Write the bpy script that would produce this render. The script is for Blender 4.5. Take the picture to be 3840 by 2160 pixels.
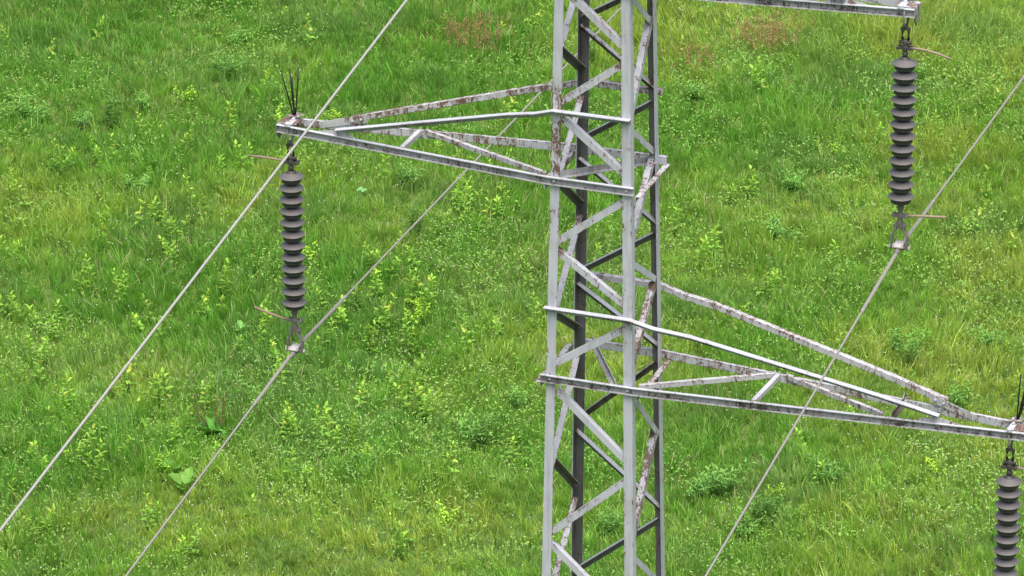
import bpy, math, random
import numpy as np
from mathutils import Vector, Matrix

for o in list(bpy.data.objects): bpy.data.objects.remove(o)
sc = bpy.context.scene
COL = sc.collection
random.seed(7)
RNG = np.random.default_rng(11)
GZ = -15.5                       # ground height; z = 0 is near the middle crossarm

# ------------------------------------------------------------------ camera
cam_d = bpy.data.cameras.new('camera'); cam = bpy.data.objects.new('camera', cam_d); COL.objects.link(cam)
CP = Vector((15.2995, -43.9127, 19.1042)); YAW, PIT, ROLL, FPX = 0.355276, 0.417083, -0.00464, 18939.3
fw = Vector((-math.sin(YAW)*math.cos(PIT), math.cos(YAW)*math.cos(PIT), -math.sin(PIT)))
r0 = Vector((math.cos(YAW), math.sin(YAW), 0)); u0 = r0.cross(fw)
rt = math.cos(ROLL)*r0 + math.sin(ROLL)*u0; up = -math.sin(ROLL)*r0 + math.cos(ROLL)*u0
M = Matrix((rt, up, -fw)).transposed().to_4x4(); M.translation = CP
cam.matrix_world = M
cam_d.sensor_width = 36.0; cam_d.lens = FPX/3840*36.0
cam_d.clip_start = 0.5; cam_d.clip_end = 3000
sc.camera = cam
sc.render.resolution_x = 1024; sc.render.resolution_y = 576

# ------------------------------------------------------------------ light: overcast day
SUN_EL, SUN_AZ = math.radians(70), math.radians(150)     # azimuth clockwise from +Y
w = bpy.data.worlds.new('World'); sc.world = w; w.use_nodes = True
nt = w.node_tree; bg = nt.nodes['Background']
sky = nt.nodes.new('ShaderNodeTexSky'); sky.sky_type = 'NISHITA'; sky.sun_disc = False
sky.sun_elevation = SUN_EL; sky.sun_rotation = SUN_AZ
sky.air_density = 1.0; sky.dust_density = 5.0; sky.ozone_density = 1.0
nt.links.new(sky.outputs[0], bg.inputs[0]); bg.inputs[1].default_value = 0.10
sd = bpy.data.lights.new('sun', 'SUN'); sd.energy = 2.6; sd.angle = math.radians(50); sd.color = (1.0, 0.96, 0.90)
so = bpy.data.objects.new('sun', sd); COL.objects.link(so)
sdir = Vector((math.sin(SUN_AZ)*math.cos(SUN_EL), math.cos(SUN_AZ)*math.cos(SUN_EL), math.sin(SUN_EL)))
so.rotation_euler = (-sdir).to_track_quat('-Z', 'Y').to_euler()
sc.view_settings.view_transform = 'Standard'; sc.view_settings.look = 'None'
sc.view_settings.exposure = 1.04; sc.view_settings.gamma = 1.0
sc.render.engine = 'CYCLES'
sc.cycles.max_bounces = 8; sc.cycles.transmission_bounces = 4; sc.cycles.diffuse_bounces = 4

# ------------------------------------------------------------------ helpers
def tag(o, label=None, cat=None, group=None, kind=None):
    if label: o['label'] = label
    if cat: o['category'] = cat
    if group: o['group'] = group
    if kind: o['kind'] = kind
    return o
def empty(name, loc=(0, 0, 0)):
    o = bpy.data.objects.new(name, None); COL.objects.link(o); o.location = loc
    o.empty_display_size = .2
    return o

class MB:
    """collects geometry, then links it as one mesh object"""
    def __init__(s): s.v = []; s.f = []; s.m = []; s.uv = []; s.r = []
    def face(s, idx, m=0, uv=None):
        s.f.append(tuple(idx)); s.m.append(m); s.uv.append(uv or [(0, .5)]*len(idx))
    def sweep(s, pts, prof, fr, mats=None, rust=0.3, caps=True):
        """pts: path; prof: closed 2d outline; fr: (e1,e2) or function i->(e1,e2)"""
        n = len(prof); b = len(s.v); L = 0
        for i, p in enumerate(pts):
            e1, e2 = fr(i) if callable(fr) else fr
            p = Vector(p)
            for a, c in prof:
                s.v.append(tuple(p + e1*a + e2*c)); s.r.append(rust[i] if isinstance(rust, (list, tuple)) else rust)
        for i in range(len(pts)-1):
            d = (Vector(pts[i+1])-Vector(pts[i])).length
            for k in range(n):
                k2 = (k+1) % n
                s.face((b+i*n+k, b+i*n+k2, b+(i+1)*n+k2, b+(i+1)*n+k), mats[k] if mats else 0,
                       [(L, 0), (L, 1), (L+d, 1), (L+d, 0)])
            L += d
        if caps:
            s.face([b+k for k in range(n)][::-1]); s.face([b+(len(pts)-1)*n+k for k in range(n)])
    def tube(s, pts, r, n=10, m=0, rust=.3):
        pts = [Vector(p) for p in pts]; b = len(s.v)
        rs = r if isinstance(r, (list, tuple)) else [r]*len(pts)
        t0 = (pts[1]-pts[0]).normalized()
        a = Vector((0, 0, 1)) if abs(t0.z) < .9 else Vector((1, 0, 0))
        for i, p in enumerate(pts):
            t = (pts[min(i+1, len(pts)-1)]-pts[max(i-1, 0)]).normalized()
            e1 = t.cross(a).normalized(); e2 = t.cross(e1)
            for k in range(n):
                q = 2*math.pi*k/n
                s.v.append(tuple(p+(e1*math.cos(q)+e2*math.sin(q))*rs[i])); s.r.append(rust)
        for i in range(len(pts)-1):
            for k in range(n):
                k2 = (k+1) % n
                s.face((b+i*n+k, b+i*n+k2, b+(i+1)*n+k2, b+(i+1)*n+k), m)
        s.face([b+k for k in range(n)][::-1], m); s.face([b+(len(pts)-1)*n+k for k in range(n)], m)
    def lathe(s, prof, c=(0, 0, 0), n=32, m=0, axis='z', rust=.3, ms=None):
        b = len(s.v); c = Vector(c)
        for (r, z) in prof:
            for k in range(n):
                q = 2*math.pi*k/n; x, y = r*math.cos(q), r*math.sin(q)
                d = {'z': (x, y, z), 'x': (z, x, y), 'y': (x, z, y)}[axis]
                s.v.append(tuple(c+Vector(d))); s.r.append(rust)
        for i in range(len(prof)-1):
            for k in range(n):
                k2 = (k+1) % n
                s.face((b+i*n+k, b+(i+1)*n+k, b+(i+1)*n+k2, b+i*n+k2), ms[i] if ms else m)
        s.face([b+k for k in range(n)], m); s.face([b+(len(prof)-1)*n+k for k in range(n)][::-1], m)
    def plate(s, poly, nrm, t, m=0, rust=.4):
        """flat polygon (3d points) given thickness t along nrm"""
        nrm = Vector(nrm).normalized(); b = len(s.v); n = len(poly)
        for q in (0, 1):
            for p in poly: s.v.append(tuple(Vector(p)+nrm*t*(q-.5))); s.r.append(rust)
        s.face([b+k for k in range(n)][::-1], m); s.face([b+n+k for k in range(n)], m)
        for k in range(n):
            k2 = (k+1) % n; s.face((b+k, b+k2, b+n+k2, b+n+k), m)
    def bolt(s, c, d, r=.014, h=.014, m=0, rust=.2):
        c = Vector(c); d = Vector(d).normalized()
        s.tube([c, c+d*h], r, 6, m, rust); s.tube([c+d*h, c+d*(h+.014)], r*.55, 8, m, rust)
    def build(s, name, mats, parent=None, smooth=False, bevel=0):
        me = bpy.data.meshes.new(name); me.from_pydata(s.v, [], s.f); me.update()
        for mt in (mats if isinstance(mats, (list, tuple)) else [mats]): me.materials.append(mt)
        me.polygons.foreach_set('material_index', s.m)
        ul = me.uv_layers.new(name='UVMap'); fl = []
        for u in s.uv:
            for a in u: fl += [a[0], a[1]]
        ul.data.foreach_set('uv', fl)
        at = me.attributes.new('rust', 'FLOAT', 'POINT'); at.data.foreach_set('value', s.r)
        if smooth: me.polygons.foreach_set('use_smooth', [True]*len(s.f))
        o = bpy.data.objects.new(name, me); COL.objects.link(o); o.parent = parent
        if bevel:
            bm = o.modifiers.new('bevel', 'BEVEL'); bm.width = bevel; bm.segments = 2; bm.limit_method = 'ANGLE'
        return o

# ------------------------------------------------------------------ materials
def N(nt, t, **k):
    n = nt.nodes.new(t)
    for a, b in k.items():
        if a.startswith('i_'): n.inputs[a[2:].replace('_', ' ')].default_value = b
        else: setattr(n, a, b)
    return n
def mathn(nt, op, a, b=None, clamp=False):
    n = nt.nodes.new('ShaderNodeMath'); n.operation = op; n.use_clamp = clamp
    for i, v in enumerate((a, b)):
        if v is None: continue
        if isinstance(v, (int, float)): n.inputs[i].default_value = v
        else: nt.links.new(v, n.inputs[i])
    return n.outputs[0]
def mixc(nt, f, a, b, mode='MIX'):
    n = nt.nodes.new('ShaderNodeMix'); n.data_type = 'RGBA'; n.blend_type = mode
    for i, v in ((0, f), (6, a), (7, b)):
        if isinstance(v, (int, float)): n.inputs[i].default_value = v
        elif isinstance(v, tuple): n.inputs[i].default_value = (*v, 1)
        else: nt.links.new(v, n.inputs[i])
    return n.outputs[2]
def noise(nt, co, scale, detail=4, rough=.6, dim='3D'):
    n = N(nt, 'ShaderNodeTexNoise'); n.inputs['Scale'].default_value = scale
    n.inputs['Detail'].default_value = detail; n.inputs['Roughness'].default_value = rough
    nt.links.new(co, n.inputs['Vector']); return n.outputs['Fac']
def steel(name, paint, paint2, thr=.62, rustc=((.060, .040, .030), (.165, .100, .070)), rough=.55, dirt=0.25, dirtc=(.10, .095, .085)):
    m = bpy.data.materials.new(name); m.use_nodes = True; nt = m.node_tree; bs = nt.nodes['Principled BSDF']
    co = N(nt, 'ShaderNodeTexCoord').outputs['Object']
    mp = N(nt, 'ShaderNodeMapping'); mp.inputs['Scale'].default_value = (1, 1, .45); nt.links.new(co, mp.inputs[0])
    a = N(nt, 'ShaderNodeAttribute'); a.attribute_name = 'rust'
    uv = N(nt, 'ShaderNodeUVMap'); sep = N(nt, 'ShaderNodeSeparateXYZ'); nt.links.new(uv.outputs[0], sep.inputs[0])
    edge = mathn(nt, 'ABSOLUTE', mathn(nt, 'SUBTRACT', sep.outputs[1], .5))          # 0 centre .. .5 edge
    edge = mathn(nt, 'MULTIPLY', mathn(nt, 'SUBTRACT', edge, .36, True), .55)
    n1 = noise(nt, mp.outputs[0], 17, 6, .68); n2 = noise(nt, mp.outputs[0], 62, 4, .6); n3 = noise(nt, co, 2.3, 3, .6)
    v = mathn(nt, 'ADD', mathn(nt, 'MULTIPLY', n1, .56), mathn(nt, 'MULTIPLY', n2, .44))
    v = mathn(nt, 'ADD', v, mathn(nt, 'MULTIPLY', mathn(nt, 'SUBTRACT', n3, .5), .32))
    v = mathn(nt, 'ADD', v, mathn(nt, 'MULTIPLY', a.outputs['Fac'], .2)); v = mathn(nt, 'ADD', v, edge)
    mask = mathn(nt, 'MULTIPLY', mathn(nt, 'SUBTRACT', v, thr), 15, True)
    halo = mathn(nt, 'MULTIPLY', mathn(nt, 'SUBTRACT', v, thr-.07), 5, True)
    base = mixc(nt, noise(nt, co, 5, 4), paint, paint2)
    # light dirt film with soft vertical streaks
    st = N(nt, 'ShaderNodeMapping'); st.inputs['Scale'].default_value = (30, 30, 2.2); nt.links.new(co, st.inputs[0])
    sn = noise(nt, st.outputs[0], 1.0, 4, .6)
    dm = mathn(nt, 'MULTIPLY', mathn(nt, 'SUBTRACT', mathn(nt, 'ADD', mathn(nt, 'MULTIPLY', sn, .6), mathn(nt, 'MULTIPLY', n3, .5)), .5, True), dirt*6, True)
    base = mixc(nt, dm, base, dirtc)
    base = mixc(nt, mathn(nt, 'MULTIPLY', halo, .25), base, (.33, .26, .20))
    rc = mixc(nt, n2, rustc[0], rustc[1])
    nt.links.new(mixc(nt, mask, base, rc), bs.inputs['Base Color'])
    bs.inputs['Roughness'].default_value = rough; bs.inputs['Specular IOR Level'].default_value = .3
    bp = N(nt, 'ShaderNodeBump'); bp.inputs['Strength'].default_value = .25; bp.inputs['Distance'].default_value = .002
    nt.links.new(mathn(nt, 'SUBTRACT', n2, mask), bp.inputs['Height']); nt.links.new(bp.outputs[0], bs.inputs['Normal'])
    return m
def plain(name, c1, c2, scale=30, rough=.6, metal=0.0, speck=None):
    m = bpy.data.materials.new(name); m.use_nodes = True; nt = m.node_tree; bs = nt.nodes['Principled BSDF']
    co = N(nt, 'ShaderNodeTexCoord').outputs['Object']
    c = mixc(nt, noise(nt, co, scale, 5, .65), c1, c2)
    if speck:
        k = mathn(nt, 'MULTIPLY', mathn(nt, 'SUBTRACT', noise(nt, co, scale*6, 3, .7), .52), 9, True)
        c = mixc(nt, mathn(nt, 'MULTIPLY', k, .6), c, speck)
    nt.links.new(c, bs.inputs['Base Color']); bs.inputs['Roughness'].default_value = rough; bs.inputs['Metallic'].default_value = metal
    bs.inputs['Specular IOR Level'].default_value = .3
    return m
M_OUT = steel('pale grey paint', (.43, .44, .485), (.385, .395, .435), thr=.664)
M_IN = steel('dark inner steel', (.15, .152, .155), (.07, .068, .066), thr=.60, rustc=((.035, .030, .026), (.075, .062, .052)), dirt=.5, dirtc=(.045, .042, .038))  # inner faces of the angles, darker than the outer paint
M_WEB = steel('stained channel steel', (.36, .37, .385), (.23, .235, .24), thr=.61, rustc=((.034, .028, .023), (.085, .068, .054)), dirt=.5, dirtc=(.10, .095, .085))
M_RUSTY = steel('rust speckled paint', (.44, .445, .47), (.38, .382, .40), thr=.662)
M_IRON = plain('dark weathered iron', (.035, .032, .03), (.075, .068, .062), 40, .6)
M_GREYIRON = plain('grey weathered iron', (.095, .088, .08), (.17, .158, .14), 40, .6)
M_HORN = plain('brown rusted rod', (.15, .105, .068), (.26, .195, .135), 35, .65, speck=(.42, .38, .34))
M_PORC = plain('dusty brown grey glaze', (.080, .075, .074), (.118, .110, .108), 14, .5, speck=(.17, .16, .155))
M_PORC2 = plain('dark shaded glaze underside', (.040, .037, .036), (.062, .057, .055), 14, .5)  # darker copy of the glaze, shade of underside and cap in its colour
M_SPIKE = plain('black painted rod', (.012, .012, .012), (.02, .02, .02), 30, .5)
M_ALU = plain('weathered aluminium strand', (.19, .177, .163), (.27, .253, .235), 22, .5, .1)
M_ALUG = plain('pale weathered cable', (.26, .25, .24), (.34, .33, .315), 22, .5, .1)
M_ALU2 = plain('bright clamp casting', (.30, .285, .275), (.44, .425, .41), 30, .5)
M_CONC = plain('concrete', (.28, .27, .25), (.40, .39, .36), 8, .9)

def colmat(name, trans=.45, rough=.55):
    m = bpy.data.materials.new(name); m.use_nodes = True; nt = m.node_tree; bs = nt.nodes['Principled BSDF']
    a = N(nt, 'ShaderNodeAttribute'); a.attribute_name = 'Col'
    nt.links.new(a.outputs['Color'], bs.inputs['Base Color']); bs.inputs['Roughness'].default_value = rough
    bs.inputs['Specular IOR Level'].default_value = .15
    tr = N(nt, 'ShaderNodeBsdfTranslucent'); nt.links.new(mixc(nt, 1.0, a.outputs['Color'], (1.0, 1.0, .55), 'MULTIPLY'), tr.inputs[0])
    mx = N(nt, 'ShaderNodeMixShader'); mx.inputs[0].default_value = trans
    nt.links.new(bs.outputs[0], mx.inputs[1]); nt.links.new(tr.outputs[0], mx.inputs[2])
    nt.links.new(mx.outputs[0], nt.nodes['Material Output'].inputs[0])
    return m
M_GRASS = colmat('grass blades'); M_LEAF = colmat('leaves', .3, .5); M_FLOWER = colmat('petals', .1, .8)

# ------------------------------------------------------------------ the pylon
A0, A1 = .4204, -.01664
def a_(z): return A0 + A1*z
X, Y, Z = Vector((1, 0, 0)), Vector((0, 1, 0)), Vector((0, 0, 1))
def Lprof(b, t): return [(0, 0), (b, 0), (b, t), (t, t), (t, b), (0, b)]
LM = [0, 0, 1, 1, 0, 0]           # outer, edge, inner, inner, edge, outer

pylon = tag(empty('lattice_pylon', (0, 0, GZ)), 'pale grey rust-flecked steel lattice pylon with three crossarms standing in the green meadow', 'pylon')
def put(mb, name, mats, parent=None, **k):
    """builds a part whose mesh is in world coordinates under the pylon"""
    o = mb.build(name, mats, parent or pylon, **k)
    if parent is None or parent is pylon: o.location = (0, 0, -GZ)
    return o
# legs: angle sections with the corner outside
TOPZ = 3.3
def rustfl(z):
    return .95 if -.2 < z < .75 else (.5 if -2.6 < z < -1.9 or -1.2 < z < -.5 else .12)
for (sx, sy) in ((-1, -1), (1, -1), (-1, 1), (1, 1)):
    mb = MB(); zs = [GZ+.35, -12, -9, -7, -5.5, -4.5, -3.6, -2.8, -2.4, -2.1, -1.8, -1.2, -.7, -.25, -.1, .2, .5, .7, .9, 1.4, 2, TOPZ]
    pts = [(sx*a_(z), sy*a_(z), z) for z in zs]
    ru = [rustfl(z) if (sx, sy) == (-1, -1) else (.42 if (sx == 1 and sy == -1 and -1.9 < z < -.2) else .26) for z in zs]
    e1, e2 = X*-sx, Y*-sy
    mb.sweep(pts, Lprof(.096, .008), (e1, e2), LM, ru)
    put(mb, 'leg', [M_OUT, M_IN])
    fb = MB(); fb.lathe([(.30, -.25), (.30, .28), (.22, .36)], (sx*a_(GZ), sy*a_(GZ), GZ), 24)
    put(fb, 'footing', M_CONC)

# face bracing: visible braces measured end to end, the rest follows the same rhythm
BR = {
 'f': [((-.195,1.708),(.305,1.288)), ((.307,1.085),(-.314,.621)), ((-.293,.435),(.321,-.043)), ((.339,-.352),(-.336,-.863)),
       ((-.341,-.991),(.359,-1.465)), ((.359,-1.725),(-.352,-2.193)), ((-.336,-2.517),(.389,-3.165)), ((.391,-3.394),(-.391,-4.088)), ((-.39,-4.245),(.41,-4.96))],
 'b': [((.36,1.67),(-.33,1.25)), ((-.371,1.121),(.359,.582)), ((.345,.399),(-.342,-.057)), ((-.394,-.327),(.39,-.895)), ((.367,-1.04),(-.391,-1.537)),
       ((-.42,-1.715),(.407,-2.254)), ((.384,-2.484),(-.378,-3.173)), ((-.443,-3.392),(.431,-4.096)), ((.426,-4.267),(-.421,-4.961))],
 'r': [((-.33,1.80),(.237,1.335)), ((.30,1.16+.16),(-.337,.535)), ((-.342,.391),(.274,-.053)), ((.30,-.20),(-.38,-.828)), ((-.346,-1.035),(.303,-1.457)),
       ((.31,-1.55),(-.355,-2.132)), ((-.359,-2.505),(.342,-3.193)), ((.33,-3.18),(-.406,-4.047)), ((-.397,-4.285),(.41,-4.96))],
 'l': [((.31,1.73),(-.25,1.17)), ((-.30,1.13),(.36,.68)), ((.34,.36),(-.30,-.27)), ((-.30,-.28),(.38,-.79)), ((.37,-.95),(-.30,-1.66)),
       ((-.30,-1.73),(.38,-2.17)), ((.38,-2.48),(-.37,-3.42)), ((-.32,-3.36),(.38,-3.96)), ((.39,-4.15),(-.39,-4.97))]}
lv = [-5.2, -6.25, -7.35, -8.5, -9.7, -10.95, -12.25, -13.6, -15.0]
for k, s0 in (('f', -1), ('b', 1), ('r', 1), ('l', -1)):
    s = {'f': 1, 'b': -1, 'r': 1, 'l': -1}[k]
    for i in range(len(lv)-1):
        q = s if i % 2 == 0 else -s
        BR[k].append(((q*(a_(lv[i])-.03), lv[i]+.0), (-q*(a_(lv[i+1])-.03), lv[i+1]+.15)))
    for i, (za, zb) in enumerate(((2.45, 1.95), (3.1, 2.65))):
        q = s if i % 2 else -s
        BR[k].append(((-q*(a_(za)-.03), za), (q*(a_(zb)-.03), zb)))
bi = 0
for k, L in BR.items():
    for n_, (A, B) in enumerate(L):
        n = {'f': -Y, 'b': Y, 'r': X, 'l': -X}[k]
        off = .010                                     # behind the leg flange
        def P3(q):
            a = a_(q[1])-off
            return Vector((q[0], -a, q[1])) if k == 'f' else Vector((q[0], a, q[1])) if k == 'b' else Vector((a, q[0], q[1])) if k == 'r' else Vector((-a, q[0], q[1]))
        a, b = P3(A), P3(B); w_ = (b-a).normalized()
        a -= w_*.035; b += w_*.035
        e1 = n.cross(w_).normalized()
        if e1.z > 0: e1 = -e1
        bw = .066; c = e1*(-bw/2)
        heavy = {('f', 1): .62, ('f', 3): .45, ('f', 4): .6, ('f', 2): .45, ('f', 7): .55, ('f', 0): .35, ('r', 1): .5, ('r', 5): .95, ('r', 7): .95, ('l', 2): .8,
                 ('l', 4): .5, ('l', 6): .5, ('l', 8): .8, ('b', 5): .3, ('b', 6): .7, ('r', 3): .6, ('b', 1): .65}.get((k, n_), .25)
        mb = MB(); ln_ = (b-a).length
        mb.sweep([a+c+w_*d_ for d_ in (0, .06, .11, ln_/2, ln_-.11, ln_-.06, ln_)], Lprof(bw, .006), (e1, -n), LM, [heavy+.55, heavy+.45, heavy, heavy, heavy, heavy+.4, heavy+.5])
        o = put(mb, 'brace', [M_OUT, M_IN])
        if heavy > .9: tag(o, 'brace with large brown rust patches')
        bi += 1

# ground wire peak
mb = MB()
pk = Vector((0, 0, 4.22))
for (sx, sy) in ((-1, -1), (1, -1), (-1, 1), (1, 1)):
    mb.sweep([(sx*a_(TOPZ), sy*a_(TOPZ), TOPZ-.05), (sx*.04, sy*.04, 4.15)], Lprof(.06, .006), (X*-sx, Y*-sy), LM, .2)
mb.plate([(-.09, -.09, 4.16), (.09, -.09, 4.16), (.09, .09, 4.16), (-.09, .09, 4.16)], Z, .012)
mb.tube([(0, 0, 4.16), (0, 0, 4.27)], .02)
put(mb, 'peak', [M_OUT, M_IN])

# ------------------------------------------------------------------ crossarms
CH, CB, CT = .080, .040, .006      # channel height, flange, thickness
def chprof(): return [(0, 0), (0, CB), (-CT, CB), (-CT, CT), (-(CH-CT), CT), (-(CH-CT), CB), (-CH, CB), (-CH, 0)]
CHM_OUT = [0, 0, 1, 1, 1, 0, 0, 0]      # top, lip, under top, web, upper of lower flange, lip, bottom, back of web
def crossarm(s, xt, zc, zt, ztie, tend, tendz, xin, label, nodes, spikes, tabs, rf, diag2=True, tb=.13):
    """s side, xt tip x (abs), zc top of channel at tower, zt at tip, ztie ridge of tie at tower, tend/tendz outer end of tie"""
    aw = a_(zc)+.001; at = a_(ztie)+.001
    def xs(x): return s*x
    def yw(x):                      # web distance from centre line at |x|
        return aw if x <= aw+.02 else aw+(.092-aw)*(x-aw-.02)/(xt-.12-aw-.02)
    def zw(x): return zc if x <= aw else zc+(zt-zc)*(x-aw)/(xt-aw)
    arm = MB()
    # end plate and straps joining the two channels at the tip, end struts at the tower
    xe = xt-.02
    y1, y2 = yw(xe), -yw(xe)
    arm.plate([(xs(xt-.2), y1+.0, zt+.005), (xs(xt), y1, zt+.005), (xs(xt), y2, zt+.005), (xs(xt-.2), y2, zt+.005)], Z, .008, 0, 1.25)
    arm.plate([(xs(xt+.002), y1+.03, zt+.004), (xs(xt+.002), y2-.03, zt+.004), (xs(xt+.002), y2-.03, zt-.10), (xs(xt+.002), y2+.05, zt-.19), (xs(xt+.002), y1, zt-.10)], X, .008, 1, .8)
    root = put(arm, 'crossarm', [M_RUSTY, M_WEB]); root['label'] = label
    def sub(mb, name, mats, **k): return mb.build(name, mats, root, **k)
    for q in (1, -1):
        xq = q*(aw+.05); mb = MB()
        mb.sweep([(xq, aw+.03, zc-CH-.003), (xq, -aw-.03, zc-CH-.003)], Lprof(.06, .006), (X*q, -Z), [0, 0, 1, 1, 0, 0], .85)
        sub(mb, 'end_strut', [M_RUSTY, M_WEB])
    xsq = [aw+.02+(xt-.0-aw-.02)*t for t in (0, .15, .3, .45, .6, .75, .9, 1)]
    for side, ru in ((-1, rf[0]), (1, rf[1])):
        mb = MB()
        pts = [(-s*xin[0 if side < 0 else 1], side*aw, zc)] + [(xs(x), side*yw(x), zw(x)) for x in xsq]
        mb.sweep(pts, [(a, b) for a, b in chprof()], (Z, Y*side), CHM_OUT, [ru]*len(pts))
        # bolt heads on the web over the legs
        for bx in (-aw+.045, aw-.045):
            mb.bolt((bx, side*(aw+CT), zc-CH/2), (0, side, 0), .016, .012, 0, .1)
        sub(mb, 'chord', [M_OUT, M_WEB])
    # ties: bent angle, flat through the tower then sloping to the gusset
    for side, ru, xi in ((-1, rf[2], xin[2]), (1, rf[3], xin[3])):
        mb = MB(); ex = tend if side < 0 else tend-.02
        pts = [(-s*xi, side*at, ztie)]
        for t in (0, .04, .08, .2, .4, .6, .8, 1):
            x = at-.02+(ex-at+.02)*t
            sl = (tendz-ztie)/(ex-at)
            yy = at if t == 0 else yw(x)+(at-aw)*(1-t)
            zz = ztie+(x-at)*sl + (.018 if t == .08 else .012 if t == .04 else 0)*(-1) + (.018 if .1 < t < .9 and s > 0 else 0)
            if t == 0: zz = ztie-.003
            pts.append((xs(x), side*yy, zz))
        prof = [(0, 0), (0, .068), (-.006, .068), (-.006, .006), (-.058, .006), (-.058, 0)]
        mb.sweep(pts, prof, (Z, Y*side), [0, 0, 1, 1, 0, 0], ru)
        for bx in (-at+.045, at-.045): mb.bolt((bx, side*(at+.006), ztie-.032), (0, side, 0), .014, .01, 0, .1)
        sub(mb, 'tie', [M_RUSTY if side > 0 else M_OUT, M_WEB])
    # gussets carrying the tie ends
    mb = MB(); g0, g1 = tend+.22, tend-.20
    yy = lambda x: -(yw(x)+.004)
    mb.plate([(xs(g0), yy(g0), zw(g0)), (xs(g1), yy(g1), zw(g1)), (xs(g1), yy(g1), zw(g1)+.03), (xs(tend-.05), yy(tend-.05), zw(tend)+.055), (xs(tend+.02), yy(tend), zw(tend)+.05)], Y, .007, 0, .7)
    sub(mb, 'gusset_plate', [M_RUSTY, M_WEB])
    mb = MB(); g0, g1 = tend+.28, tend-.20; sl = (tendz-ztie)/(tend-at)
    yy = lambda x: (yw(x)-.004)
    mb.plate([(xs(g0), yy(g0), zw(g0)), (xs(g1), yy(g1), tendz-sl*.20*1.0+.0), (xs(g1), yy(g1), tendz-sl*.2-.09), (xs(tend+.1), yy(tend+.1), zw(tend)-.03), (xs(g0), yy(g0), zw(g0)-.07)][::1], Y, .007, 0, .72)
    for bx in (tend-.14, tend-.05): mb.bolt((xs(bx), yy(bx)-.004, tendz-sl*(tend-bx)*1.0-.045), (0, -1, 0), .016, .014, 0, .1)
    sub(mb, 'gusset_plate', [M_RUSTY, M_WEB])
    # plan bracing between the channels: cross strut and diagonals
    xn = nodes
    def plan(p, q, b=.048, ru=.6, dn=False, mats=(M_RUSTY, M_WEB), zo=.0, flip=1):
        a = Vector((xs(p[0]), p[1], zw(abs(p[0]))+zo)); c = Vector((xs(q[0]), q[1], zw(abs(q[0]))+zo)); w_ = (c-a).normalized()
        e2 = Z.cross(w_).normalized()
        if e2.y > 0: e2 = -e2
        mb = MB(); mb.sweep([a+Z*b*.98, a.lerp(c, .5)+Z*b*.98, c+Z*b*.98], Lprof(b, .005), (-Z, e2*-flip), LM, ru)
        mb.bolt(a+Z*(b*.98+.0)-e2*flip*.02, Z, .012, .01); 
        return sub(mb, 'strut', list(mats))
    plan((xn[0], yw(xn[0])), (xn[1], -yw(xn[1])), ru=.4, zo=-.035); xn = xn[0]
    plan((xn-.05, yw(xn)-.02), (aw+.07, -yw(aw+.1)+.01), ru=.72, zo=-.03)
    if diag2: plan((xn+.06, yw(xn)-.02), (tend-.58, -yw(tend-.58)+.02), ru=.8, zo=-.03)
    for xa in tabs:
        mb = MB()
        mb.sweep([(xs(xa), yw(xa)+.04, zw(xa)+.035), (xs(xa), yw(xa)-.02, zw(xa)-.02), (xs(xa), -yw(xa), zw(xa)-.0)], Lprof(.05, .006), (X*s, Z), LM, .95)
        sub(mb, 'strut', [M_RUSTY, M_WEB])
    # U bolt bracket on the tip, bird spikes on their plate
    mb = MB(); bx = xs(xt-tb)
    mb.lathe([(.03, 0), (.03, .03), (.012, .045)], (bx, -.125, zt+.008), 12, 0)
    mb.lathe([(.02, 0), (.02, .02), (.012, .03)], (bx, .03, zt+.008), 12, 0)
    mb.plate([(bx-.03, -.15, zt+.012), (bx+.03, -.15, zt+.012), (bx+.03, .05, zt+.012), (bx-.03, .05, zt+.012)], Z, .008)
    sub(mb, 'bolt_bracket', [M_OUT])
    mb = MB(); c0 = Vector((xs(xt-tb+.01), .10, zt+.035))
    mb.plate([c0+Vector((-.085, -.035, 0)), c0+Vector((.02, -.06, 0)), c0+Vector((.095, .02, .012)), c0+Vector((-.01, .06, .012))], Z, .006, 0, .9)
    mb.lathe([(.05, -.035), (.04, -.003)], c0, 14, 1)
    sub(mb, 'spike_plate', [M_RUSTY, M_WEB])
    for (dx, dy, dz) in spikes:
        mb = MB(); b0 = c0+Vector((s*.0+dx*.12, dy*.12, -.003)); mb.tube([b0, c0+Vector((dx, dy, dz))], .0075, 8)
        sub(mb, 'bird_spike', M_SPIKE, smooth=True)
    return root

AW = .43
crossarm(-1, 3.50, -.172, -.160, .548, 2.82, -.090, (.455, .505, .415, .46), 'left crossarm reaching out to the left, its upper rear tie streaked with rust',
         (2.045, 2.05), [(-.135, -.02, .49), (-.035, -.03, .52), (.02, -.10, .46), (.045, .02, .53)], (), (.40, .75, .30, .95), diag2=False)
crossarm(1, 4.44, -2.325, -2.362, -1.575, 3.57, -2.258, (.52, .50, .475, .37), 'lowest crossarm reaching out to the right with rusty plates near its tip',
         (1.77, 1.72), [(.04, -.05, .52), (.10, .03, .52), (.13, -.03, .50), (.15, .06, .48)], (3.09,), (.52, .7, .35, .72), tb=.17)
crossarm(1, 3.17, 1.928, 1.932, 2.66, 2.50, 1.99, (.40, .44, .40, .40), 'top crossarm at the upper right, mostly out of the picture',
         (1.40, 1.38), [(.04, -.05, .50), (-.06, .03, .50), (.08, -.03, .48), (.10, .06, .48)], (), (.55, .4, .3, .7))

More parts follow.
